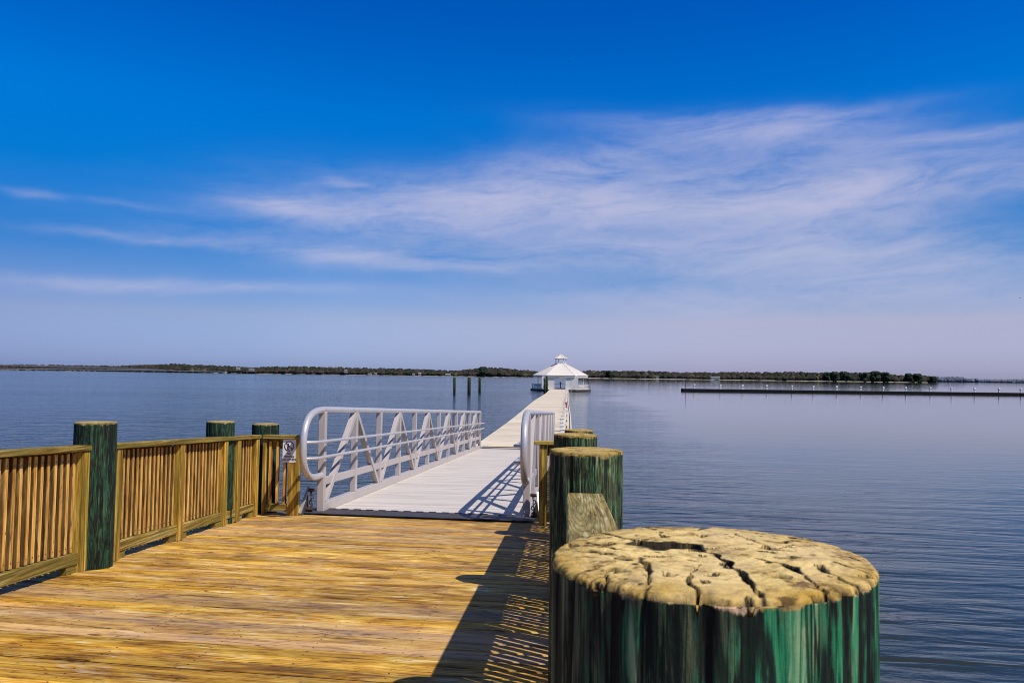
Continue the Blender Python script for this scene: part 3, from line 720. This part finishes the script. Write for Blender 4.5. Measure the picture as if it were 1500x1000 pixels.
def far_pile(label, px, y, h, rad, seed, group):
    z0 = WATER
    pile(label, at_y(px, y, z0), y, rad, h+z0-zd(y), M['pile'], seed, nseg=32, rim=.05, group=group, rows=8)
G3 = 'three piles standing out in the water left of the dock'
far_pile('leftmost of the three bare piles standing in the water left of the dock', 665.5, 133, 2.95, .22, 31, G3)
far_pile('middle and thickest of the three bare piles in the water left of the dock', 687, 134, 2.95, .29, 32, G3)
far_pile('slimmer and farther pile, rightmost of the three in the water left of the dock', 702.5, 148, 2.95, .25, 33, G3)
G2 = 'pair of green piles touching the dock by the pavilion'
far_pile('taller green pile of the pair beside the dock, in front of the pavilion', 801, 158, 3.25, .22, 34, G2)
far_pile('shorter green pile of the pair beside the dock, in front of the pavilion', 797.8, 152, 2.85, .22, 35, G2)

# ------------------------------------------------------------------ breakwater on the right
bx0 = on_z(999, 572.3, WATER); bx1 = on_z(1560, 579.3, WATER)
bw = thing('breakwater', (bx0.x, bx0.y, WATER), 'long low dark floating breakwater with white marker posts on the right', 'breakwater')
d = bx1-bx0; d.z = 0; bw.rotation_euler = (0, 0, math.atan2(d.y, d.x)); BL = d.length
b = MB()
nseg = int(BL/6)
for i in range(nseg): b.box(i*BL/nseg, (i+1)*BL/nseg-.08, -1.1, 1.1, -.5, .52, ch=.03)
b.build('float', M['black'], bw)
b = MB()
for i in range(nseg): b.box(i*BL/nseg, (i+1)*BL/nseg-.08, -1.1, 1.1, .521, .58, ch=.01)
b.build('walkway', M['dark'], bw)
mk = None
inv = bw.matrix_basis.inverted() if False else None
for px in (1016, 1053.5, 1085.5, 1120.5, 1157, 1188, 1222, 1257, 1290, 1323, 1359, 1390, 1424, 1460, 1492, 1526):
    t = (px-999)/(1560-999)
    if mk is None:
        b = MB(); b.box(-.16, .16, -.16, .16, .581, 1.35, ch=.03); b.box(-.28, .28, -.28, .28, 1.35, 1.46, ch=.04); b.box(-.2, .2, -.2, .2, 1.46, 1.75, ch=.04)
        mk = o = b.build('marker_post', M['white'], bw)
    else: o = mk.copy(); C.objects.link(o); o.parent = bw
    o.location = (t*BL, -.6, 0)
slim_pole('very thin dark pole standing in the water at the left tip of the breakwater', 1004, bx0.y+1.5, 3.0, .05, M['dark'], z=WATER)

# ------------------------------------------------------------------ water
m, g, bs = material('lake_water')
tc = g.n('ShaderNodeTexCoord').outputs['Object']
sx, sy, sz = g.sep(tc)
big = g.noise(g.v('MULTIPLY', tc, (.010, .035, 1)), 1, 4, .55, .5)
patch = g.noise(g.v('MULTIPLY', tc, (.0022, .012, 1)), 1, 3, .5)
# open water left of the dock is wind-ruffled, the lee side right of it is smoother
lee = g.mapr(g.m('ADD', sx, g.m('MULTIPLY', g.m('SUBTRACT', big, .5), 30)), -9, 9, 0, 1)
n1 = g.mix(lee, g.noise(g.v('MULTIPLY', tc, (.85, 2.3, 1)), 1, 3, .5, .5), g.noise(g.v('MULTIPLY', g.v('ADD', tc, g.v('MULTIPLY', g.comb(0, sx, 0), (1, .06, 1))), (.42, 2.1, 1)), 1, 2.2, .5, .6))
n2 = g.noise(g.v('MULTIPLY', tc, (3.2, 8.5, 1)), 1, 3, .55, .4)
n3 = g.noise(g.v('MULTIPLY', tc, (.16, .55, 1)), 1, 3, .5, .3)
h = g.m('ADD', g.m('ADD', g.m('MULTIPLY', n1, .19), g.m('MULTIPLY', n2, .022)), g.m('MULTIPLY', n3, .26))
g.put(bs.inputs['Base Color'], (.024, .029, .020)); g.put(bs.inputs['Roughness'], g.mapr(lee, 0, 1, .08, .03)); bs.inputs['IOR'].default_value = 1.333
amp = g.m('MULTIPLY', g.m('MULTIPLY', g.m('ADD', g.mapr(lee, 0, 1, 1.0, .03), g.m('POWER', g.mapr(sy, 4, 40, .72, 0), 2)), 1), g.mapr(g.m('ADD', g.m('MULTIPLY', big, .5), g.m('MULTIPLY', patch, .5)), .36, .62, .45, 1.1))
bp = g.n('ShaderNodeBump'); bp.inputs['Distance'].default_value = 1.0; g.put(bp.inputs['Strength'], amp); g.put(bp.inputs['Height'], h)
g.put(bs.inputs['Normal'], bp.outputs[0]); M['water'] = m
b = MB(); S_ = 26000; b.add([(-S_, -400, WATER), (S_, -400, WATER), (S_, S_, WATER), (-S_, S_, WATER)], [(0, 1, 2, 3)])
b.build('water', M['water'], kind='structure')

# ------------------------------------------------------------------ far shore: land strip and wood
m, g, bs = material('shore_sand'); co = g.n('ShaderNodeTexCoord').outputs['Object']
g.put(bs.inputs['Base Color'], g.ramp(g.noise(g.v('MULTIPLY', co, (.02, .02, .02)), 1, 4), [(.3, (.20, .17, .13)), (.7, (.42, .38, .33))])); M['sand'] = m
def leaf_mat(name, stops):
    m, g, bs = material(name)
    ri = g.n('ShaderNodeNewGeometry').outputs['Random Per Island']; co = g.n('ShaderNodeTexCoord').outputs['Object']
    col = g.ramp(ri, stops, 'CONSTANT'); n = g.noise(co, .35, 4, .7)
    k = g.mapr(n, .3, .7, .55, 1.5); g.put(bs.inputs['Base Color'], g.mix(1, col, g.comb(k, k, k), 'MULTIPLY'))
    bs.inputs['Roughness'].default_value = .9; bs.inputs['Specular IOR Level'].default_value = .1
    return m
mixed = [(0, (.022, .027, .017)), (.24, (.028, .030, .020)), (.46, (.040, .033, .026)), (.62, (.050, .038, .032)), (.78, (.055, .040, .036)), (.88, (.032, .034, .018)), (.975, (.09, .085, .04))]
M['wood_mixed'] = leaf_mat('mixed_wood_leaves', mixed)
M['pine'] = leaf_mat('pine_leaves', [(0, (.020, .032, .018)), (.4, (.026, .038, .020)), (.7, (.018, .026, .016))])
M['bark'] = paint('bark', (.06, .045, .035), .9)
M['hazy'] = leaf_mat('haze_tinted_leaves', [(0, (.10, .12, .16)), (.5, (.12, .13, .17))])  # blue-grey of distant air haze painted into the leaf colour
rt = random.Random(5)
def crown(b, cx, cy, z0, z1, w, seed, conical=.3, res=(9, 6), mi=0):
    nu, nv = res; vs = []; H = z1-z0
    for j in range(nv+1):
        v = j/nv
        prof = math.sin(math.pi*min(1, max(0, v*.92+.05)))**.6*(1-conical*v)
        for i in range(nu):
            t = 2*math.pi*i/nu
            q = 1+.45*noise.noise(Vector((math.cos(t)*1.4+seed, math.sin(t)*1.4, v*3)))+rt.uniform(-.12, .12)
            vs.append((cx+w*prof*q*math.cos(t), cy+w*prof*q*math.sin(t), z0+H*(v+rt.uniform(-.035, .035))))
    fs = [(j*nu+i, j*nu+(i+1) % nu, (j+1)*nu+(i+1) % nu, (j+1)*nu+i) for j in range(nv) for i in range(nu)]
    fs.append(tuple(nv*nu+i for i in range(nu)))
    b.add(vs, fs, mi)
# photo columns -> (top row of the wood, distance)
prof_pts = [(-60, 533, 2350), (40, 533.5, 2350), (120, 535, 2350), (165, 535.5, 2200), (215, 534, 2050), (255, 532.5, 1900), (290, 534, 1850), (340, 536, 1800), (375, 538, 1750), (395, 536.5, 1750), (440, 536.5, 1720), (490, 537.5, 1700), (545, 538.8, 1680), (580, 539.2, 1660), (630, 541, 1660), (675, 542.5, 1650), (700, 538.5, 1620), (730, 538.5, 1600), (765, 541.5, 1600), (790, 544, 1620), (835, 543.5, 1650), (862, 542.5, 1650), (905, 543, 1640), (960, 543.5, 1640), (1000, 545, 1640), (1050, 545, 1640), (1110, 545, 1640), (1160, 544.5, 1640), (1200, 545.5, 1640), (1240, 545, 1640), (1285, 545.5, 1650), (1320, 549.5, 1650), (1345, 548.5, 1650), (1372, 551.5, 1660)]
def prof_at(px):
    for (a, ya, da), (b_, yb, db) in zip(prof_pts[:-1], prof_pts[1:]):
        if a <= px <= b_:
            t = (px-a)/(b_-a); return ya+(yb-ya)*t, da+(db-da)*t
    return prof_pts[-1][1:]
bmix = MB(); px = -58
while px < 1368:
    yt, dd = prof_at(px)
    for row in range(4):
        p = at_depth(px+rt.uniform(-3, 3), yt, dd+row*22+rt.uniform(-8, 8))
        Ht = max(4.5, (p.z-WATER-1))*(1.0+.10*noise.noise(Vector((px*.07, row*3.1, 0)))+rt.uniform(-.13, .03))*(.55 if row == 0 else .8 if row == 1 else 1)
        crown(bmix, p.x, p.y, WATER+.6, WATER+1+Ht, rt.uniform(5, 9), rt.uniform(0, 99), rt.uniform(0, .15), (10, 7))
    px += 2.9
bmix.build('far_wood', M['wood_mixed'], kind='stuff')
bl = MB(); pr_ = []
for px in range(-60, 1380, 20):
    _, dd = prof_at(px); pr_.append((at_depth(px, 550, dd-16), at_depth(px, 550, dd+700)))
vs = []
for a, c in pr_: vs += [(a.x, a.y, WATER-.3), (a.x, a.y+6, WATER+1.0), (c.x, c.y, WATER+3)]
bl.add(vs, [(3*i+j, 3*i+3+j, 3*i+4+j, 3*i+1+j) for i in range(len(pr_)-1) for j in range(2)])
bl.build('shore', M['sand'], kind='structure')
# still farther shore at the right edge
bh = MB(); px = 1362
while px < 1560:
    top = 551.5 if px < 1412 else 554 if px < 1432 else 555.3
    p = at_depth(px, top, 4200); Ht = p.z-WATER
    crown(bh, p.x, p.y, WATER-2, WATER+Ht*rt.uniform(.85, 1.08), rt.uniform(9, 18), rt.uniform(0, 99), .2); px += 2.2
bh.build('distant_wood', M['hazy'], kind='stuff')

def tree(label, px, top, dist, w, mat, name='pine_tree', cat='tree', layers=5):
    p = at_depth(px, top, dist); z0 = WATER+.8; H = p.z-z0
    o = thing(name, (p.x, p.y, z0), label, cat, 'trees standing out on the far shore')
    b = MB(); b.tube([(0, 0, -.5), (.1, 0, H*.5), (0, .1, H*.9)], [.5, .35, .1], 8); b.build('trunk', M['bark'], o)
    b = MB()
    for k in range(26):
        v = rt.uniform(.12, .98); rad = w*(1-.45*abs(v-.45)/.55)*rt.uniform(.3, .85); t = rt.uniform(0, 6.28)
        s = w*rt.uniform(.28, .45); crown(b, rad*math.cos(t)*.75, rad*math.sin(t)*.75, H*v-s*.7, min(H*1.02, H*v+s*.8), s, rt.uniform(0, 99), .2, (7, 4))
    b.build('crown', mat, o)
DT = 1600
M['lime'] = leaf_mat('spring_leaves', [(0, (.14, .13, .045)), (.5, (.11, .11, .04))])
for px, top, w, lab, mt in ((1211, 545, 9, 'dark pine at the left of the first dark clump on the right shore', 'pine'), (1223, 544.2, 11, 'broad dark pine in the middle of the first dark clump on the right shore', 'pine'),
                            (1238, 544, 12, 'broad flat-topped dark pine closing the first dark clump on the right shore', 'pine'), (1266, 545.2, 10, 'dark pine on the left slope of the tallest dome of trees on the right shore', 'pine'),
                            (1282, 543.6, 13, 'biggest dark rounded tree crowning the tallest dome on the right shore', 'pine'), (1297, 545, 11, 'dark pine on the right slope of the tallest dome of trees on the right shore', 'pine'),
                            (1331, 546.8, 10, 'left tree of the second dark dome near the end of the right shore', 'pine'), (1343, 547.2, 11, 'right tree of the second dark dome near the end of the right shore', 'pine'),
                            (1366, 551, 8, 'last small dark tree at the very tip of the right shore', 'pine'), (1197, 550.5, 5, 'pale yellow-green tree left of the first dark clump on the right shore', 'lime'),
                            (1221, 551.5, 6, 'pale spring-green bush at the foot of the first dark clump on the right shore', 'lime'), (957, 549.5, 6, 'pale yellow-green tree right of the pavilion on the far shore', 'lime'),
                            (893, 543, 10, 'dark pine rising from the far wood just right of the pavilion', 'pine'), (708, 537.2, 11, 'dark tree topping the rise of far wood left of the pavilion', 'pine')):
    tree(lab, px, top, DT, w*(1.25 if mt == 'pine' else 1), M[mt], 'pine_tree' if mt == 'pine' else 'spring_tree')

# houses on the far shore
def house(label, px, base, dist, w, h, dpt=7, roofc='roofgrey'):
    h *= .62; w *= .8
    p = at_depth(px, base, dist); o = thing('house', (p.x, p.y, max(WATER+.8, p.z)), label, 'house', 'white houses on the far shore')
    b = MB(); b.box(-w/2, w/2, 0, dpt, -2, h*.6); wl = b.build('wall', M['housewall'], o)
    b = MB(); e = .4
    b.add([(-w/2-e, -e, h*.6), (w/2+e, -e, h*.6), (w/2+e, dpt+e, h*.6), (-w/2-e, dpt+e, h*.6), (-w/2-e, dpt/2, h), (w/2+e, dpt/2, h)], [(0, 1, 5, 4), (2, 3, 4, 5), (1, 2, 5), (3, 0, 4), (3, 2, 1, 0)])
    b.build('roof', M[roofc], o)
    for k in range(max(2, int(w/3))):
        xx = -w/2+w*(k+.5)/max(2, int(w/3)); b = MB(); b.box(xx-.5, xx+.5, -.03, -.001, h*.2, h*.45); b.build('window', M['ink'], o)
M['housewall'] = paint('house_wall', (.24, .235, .23), .7); M['roofgrey'] = paint('grey_roof', (.30, .30, .30), .8); M['roofpale'] = paint('pale_green_roof', (.17, .20, .18), .8)
for px, base, dd, w, h, lab, rc in ((348, 540.5, 1700, 8, 6, 'white house low in the trees on the left far shore, beyond the bridge end', 'roofgrey'), (367.5, 542, 1690, 12, 6, 'wide pale house in the dip of the left far wood', 'roofpale'),
                               (506, 544.6, 1670, 6, 7, 'small white gabled house alone in the far wood left of the three piles', 'roofgrey'), (541, 548.8, 1655, 9, 5, 'low white house on the waterline left of the three piles', 'roofgrey'),
                               (549.5, 548.3, 1655, 5, 6, 'narrow white house close beside the low waterline house', 'roofpale'), (605.5, 549.3, 1645, 5, 6, 'small grey-white house left of the brightest far house', 'roofpale'),
                               (614.5, 549, 1645, 6, 8, 'brightest small white house on the far shore left of the three piles', 'roofgrey'), (656, 550, 1635, 12, 6, 'white house with a steep roof just left of the leftmost pile', 'roofgrey'),
                               (1048, 554.2, 1600, 23, 6.5, 'long white house with a pale green roof on the far shore above the breakwater', 'roofpale'), (963, 553, 1600, 7, 5, 'small cream house right of the pavilion on the far shore', 'roofpale')):
    house(lab, px, base, dd-25, w, h, 7, rc)

# bridges on the left
def bridge(name, label, pts, deck_t, width, pier_every, rail):
    a = pts[0]; o = thing(name, (a.x, a.y, WATER), label, 'bridge')
    rel = [p-Vector((a.x, a.y, WATER)) for p in pts]
    b = MB(); br = MB()
    for p, q in zip(rel[:-1], rel[1:]):
        b.bar(p-Vector((0, 0, deck_t/2)), q-Vector((0, 0, deck_t/2)), width, deck_t)
        br.bar(p+Vector((0, -width*.48, rail/2)), q+Vector((0, -width*.48, rail/2)), .3, rail)
    b.build('roadway', M['concrete'], o); br.build('parapet', M['concrete'], o)
    tot = sum((q-p).length for p, q in zip(rel[:-1], rel[1:])); n = int(tot/pier_every)
    for i in range(n+1):
        t = i/n*(len(rel)-1); k = min(int(t), len(rel)-2); p = rel[k].lerp(rel[k+1], t-k)
        b = MB(); hgt = p.z-deck_t
        if hgt < .5: continue
        for s in (-.35, .35): b.bar((p.x, p.y+s*width, -1), (p.x, p.y+s*width, hgt-.9), 1.3, 1.3, up=(0, 1, 0))
        b.box(p.x-.9, p.x+.9, p.y-width*.48, p.y+width*.48, hgt-.9, hgt-.02); b.build('pier', M['concrete'], o)
hi = [at_depth(-60, 532.6, 2250), at_depth(0, 534.2, 2200), at_depth(70, 536.0, 2130), at_depth(133, 537.8, 2060), at_depth(200, 540.0, 1980), at_depth(262, 542.2, 1900)]
bridge('road_bridge', 'high pale road bridge rising towards the left edge of the far shore', hi, 1.7, 12, 34, 1.0)
lo = [at_depth(-60, 538.9, 1950), at_depth(0, 539.7, 1920), at_depth(120, 541.0, 1860), at_depth(250, 542.6, 1790), at_depth(331, 544.2, 1740)]
bridge('low_bridge', 'long low trestle bridge just above the water in front of the high bridge', lo, .9, 9, 22, .7)
for px, top, lab in ((133, 521, 'tallest thin radio mast above the left bridge'), (157.5, 523, 'radio mast left of the close pair above the far left wood'), (170.5, 522.5, 'left mast of the close pair above the far left wood'), (173.5, 524, 'shorter right mast of the close pair above the far left wood')):
    p = at_depth(px, top, 2700); o = thing('radio_mast', (p.x, p.y, WATER), lab, 'mast', 'radio masts on the horizon'); Hh = p.z-WATER
    b = MB()
    for k in range(3):
        t = k*2.094; b.tube([(1.2*math.cos(t), 1.2*math.sin(t), 0), (.3*math.cos(t), .3*math.sin(t), Hh)], .12, 5)
    for k in range(14):
        z = Hh*k/14; r0 = 1.2-.9*k/14
        for j in range(3): b.bar((r0*math.cos(j*2.094), r0*math.sin(j*2.094), z), (r0*math.cos((j+1)*2.094), r0*math.sin((j+1)*2.094), z+Hh/14), .08, .08)
    b.build('lattice', M['galv'], o)

# motor boat with its wake, far right
bp_ = on_z(1460, 559.8, WATER); bt = thing('motor_boat', (bp_.x, bp_.y, WATER), 'tiny dark motor boat far out beyond the breakwater on the right', 'boat')
b = MB(); b.add([(-3, -1.1, .1), (2.2, -1.1, .1), (3.6, 0, .25), (2.2, 1.1, .1), (-3, 1.1, .1), (-3, -1.3, 1.0), (2.2, -1.3, 1.1), (4, 0, 1.4), (2.2, 1.3, 1.1), (-3, 1.3, 1.0)], [(4, 3, 2, 1, 0), (5, 6, 7, 8, 9), (0, 1, 6, 5), (1, 2, 7, 6), (2, 3, 8, 7), (3, 4, 9, 8), (4, 0, 5, 9)])
b.build('hull', M['dark'], bt)
b = MB(); b.box(-.9, 1.1, -.8, .8, 1.06, 2.2, ch=.15); b.box(-1.3, 1.3, -.95, .95, 2.2, 2.3); b.build('cabin', M['bluegrey'], bt)
b = MB(); b.box(-3.5, -3.02, -.25, .25, .2, 1.4, ch=.05); b.build('outboard', M['dark'], bt)
m, g, bs = material('wake_foam'); bs.inputs['Base Color'].default_value = (.75, .77, .8, 1); bs.inputs['Roughness'].default_value = .8; M['foam'] = m
b = MB()
for k in range(40):
    s = rt.uniform(.3, .8); x_ = rt.uniform(-13, 3.5); y_ = rt.uniform(-1, 1)*(1.3+max(0, -x_)*.12); crown(b, x_, y_, -.1, .25*rt.uniform(.3, 1), s, k, 0, (6, 3))
o = b.build('wake', M['foam'], kind='stuff'); o.location = (bp_.x, bp_.y, WATER)

# birds
def bird(label, px, py, dist, span, roll):
    p = at_depth(px, py, dist); o = thing('bird', p, label, 'bird', 'birds in flight', rz=roll)
    b = MB(); b.tube([(0, -.22, 0), (0, -.12, .02), (0, .05, .02), (0, .17, .03), (0, .26, .02)], [.015, .05, .06, .045, .01], 8); b.build('body', M['dark'], o, smooth=True)
    for s in (-1, 1):
        b = MB(); v = [(0, -.09, .03), (s*span*.25, -.07, .13), (s*span*.5, -.14, .06), (s*span*.25, .08, .14), (0, .10, .03)]
        b.add(v+[(x, y, z-.012) for x, y, z in v], [(0, 1, 3, 4), (1, 2, 3), (9, 8, 6, 5), (8, 7, 6), (0, 5, 6, 1), (1, 6, 7, 2), (2, 7, 8, 3), (3, 8, 9, 4)]); b.build('wing', M['dark'], o)
bird('dark bird high in the deep blue sky above the pavilion', 833, 90.5, 260, .9, .6)
bird('dark bird lower down, below the clouds right of the pavilion', 897, 418, 260, .9, 1.2)
bird('dark bird near the right edge of the sky', 1494, 436.5, 230, .9, .2)

# ------------------------------------------------------------------ sky, sun
SUN_AZ = (0.84, -0.54); SUN_EL = R(52)
w = bpy.data.worlds.new('World'); bpy.context.scene.world = w; w.use_nodes = True
nt = w.node_tree; nt.nodes.clear(); g = G(nt)
sky = g.n('ShaderNodeTexSky', sky_type='NISHITA', sun_disc=False, sun_elevation=SUN_EL, sun_rotation=math.atan2(SUN_AZ[0], SUN_AZ[1]), air_density=1.0, dust_density=.6, ozone_density=2.0)
tc = g.n('ShaderNodeTexCoord').outputs['Generated']
dx, dy, dz_ = g.sep(tc)
hor = g.m('SQRT', g.m('ADD', g.m('MULTIPLY', dx, dx), g.m('MULTIPLY', dy, dy)))
el = g.m('DIVIDE', dz_, g.m('MAXIMUM', hor, .001))          # tan of the elevation
az = g.m('ARCTAN2', dx, dy)
SKYTINT = [(0, (1, 1, 1)), (1, (1, 1, 1))]
k_ = 1.5
SKYTINT = [(p, tuple(c/k_ for c in t)) for p, t in ((0, (.49, .66, 1.45)), (.03, (.50, .66, 1.36)), (.110, (.63, .68, 1.07)), (.243, (.13, .53, 1.06)), (.385, (.004, .58, 1.24)), (.525, (.0, .65, 1.47)), (.74, (.0, .5, 1.43)), (.80, (.0, .5, 1.40)), (.92, (.25, .55, 1.15)), (1, (.45, .55, .85)))]
tint = g.ramp(g.m('MULTIPLY', el, 1.6, clamp=True), SKYTINT)
col = g.mix(1, sky.outputs[0], tint, 'MULTIPLY')
# hazier, pinker low air towards the sun's side
hz = g.m('MULTIPLY', g.mapr(az, -.40, .18), g.mapr(el, .07, .22, 1, 0))
col = g.mix(1, col, g.mix(hz, (1, 1, 1), (1.54, 1.20, 1.06)), 'MULTIPLY')
hl = g.m('MULTIPLY', g.mapr(az, -.30, -.65), g.mapr(el, .10, .30, 1, 0))
col = g.mix(1, col, g.mix(hl, (1, 1, 1), (.82, .80, .86)), 'MULTIPLY')
# thin cirrus, laid out by compass bearing and elevation
def E(px): return math.atan((px-832)/F)
def V(px, py): return (551+.013*(px-832)-py)/F/math.hypot(1, (px-832)/F)
wx = g.noise(g.comb(g.m('MULTIPLY', az, 3.2), g.m('MULTIPLY', el, 7), 0), 1, 4, .55)
wy = g.noise(g.comb(g.m('MULTIPLY', az, 3.2), g.m('MULTIPLY', el, 7), 9), 1, 4, .55)
azw = g.m('ADD', az, g.m('MULTIPLY', g.m('SUBTRACT', wx, .5), .16))
elw = g.m('ADD', el, g.m('MULTIPLY', g.m('SUBTRACT', wy, .5), .055))
def blob(px, py, sx_, sy_, slope, amt):
    a = g.m('SUBTRACT', azw, E(px)); e = g.m('SUBTRACT', g.m('SUBTRACT', elw, V(px, py)), g.m('MULTIPLY', a, slope))
    q = g.m('ADD', g.m('POWER', g.m('ABSOLUTE', g.m('DIVIDE', a, sx_/F)), 2), g.m('POWER', g.m('ABSOLUTE', g.m('DIVIDE', e, sy_/F)), 2))
    return g.m('MULTIPLY', g.m('EXPONENT', g.m('MULTIPLY', q, -1)), amt)
mask = None
for args in ((700, 302, 270, 46, .05, .9), (980, 298, 270, 48, -.02, .7), (1180, 305, 150, 48, -.05, .6), (1090, 192, 180, 24, -.06, .75), (1180, 165, 130, 10, -.02, .35), (880, 230, 140, 22, .12, .5), (1130, 245, 220, 28, -.06, .18), (1420, 275, 180, 20, .0, .6),
             (1400, 210, 150, 10, -.06, .4), (1400, 236, 150, 14, -.05, .35), (365, 288, 48, 11, .06, .6), (440, 302, 120, 18, .0, .45), (900, 372, 320, 28, .0, .45), (1250, 392, 250, 38, -.05, .6), (240, 411, 260, 10, -.0, .42), (190, 342, 110, 6, 0, .3), (400, 352, 170, 12, -.05, .25), (490, 373, 110, 8, -.04, .4), (600, 385, 160, 12, 0, .3), (485, 261, 26, 5, 0, .35), (5, 275, 26, 7, -.1, .2), (135, 291, 50, 5, 0, .12), (1180, 440, 420, 22, -.03, .4)):
    bb = blob(*args); mask = bb if mask is None else g.m('ADD', mask, bb)
az2 = g.m('ADD', az, g.m('MULTIPLY', el, 1.2))
s1 = g.noise(g.comb(g.m('MULTIPLY', azw, 5.5), g.m('MULTIPLY', g.m('SUBTRACT', elw, g.m('MULTIPLY', azw, .05)), 24), 2), 1, 6, .62, .6)
s2 = g.noise(g.comb(g.m('MULTIPLY', azw, 16), g.m('MULTIPLY', g.m('SUBTRACT', elw, g.m('MULTIPLY', azw, .10)), 95), 5), 1, 5, .6, .5)
s3 = g.noise(g.comb(g.m('MULTIPLY', az, 60), g.m('MULTIPLY', el, 110), 8), 1, 4, .65)
tex = g.m('ADD', g.m('ADD', g.m('MULTIPLY', s1, .72), g.m('MULTIPLY', s2, .18)), g.m('MULTIPLY', s3, .10))
dens = g.m('MULTIPLY', mask, g.mapr(tex, .31, .67, .12, 1.28))
dens = g.m('MULTIPLY', g.m('SUBTRACT', 1, g.m('EXPONENT', g.m('MULTIPLY', dens, -1.25))), .92)
dens = g.m('MULTIPLY', dens, g.mapr(dy, -.1, .2), clamp=True)
CLOUD = (6.2, 5.6, 7.0)
CLOUD = (4.2, 4.0, 5.0)
col = g.mix(dens, col, CLOUD)
bg = g.n('ShaderNodeBackground'); g.put(bg.inputs[0], col); bg.inputs[1].default_value = .15
out = g.n('ShaderNodeOutputWorld'); nt.links.new(bg.outputs[0], out.inputs[0])

sd = bpy.data.lights.new('sun', 'SUN'); sd.energy = 4.6; sd.angle = R(.53); sd.color = (1, .955, .88)
so = bpy.data.objects.new('sun', sd); C.objects.link(so)
ce = math.cos(SUN_EL); sv = Vector((SUN_AZ[0]*ce, SUN_AZ[1]*ce, math.sin(SUN_EL)))
so.rotation_euler = sv.to_track_quat('Z', 'Y').to_euler(); so.location = (5, -5, 12)

sc = bpy.context.scene
sc.view_settings.view_transform = 'Standard'; sc.view_settings.look = 'None'; sc.view_settings.exposure = 0; sc.view_settings.gamma = 1
sc.cycles.use_denoising = True; sc.cycles.filter_width = 1.0
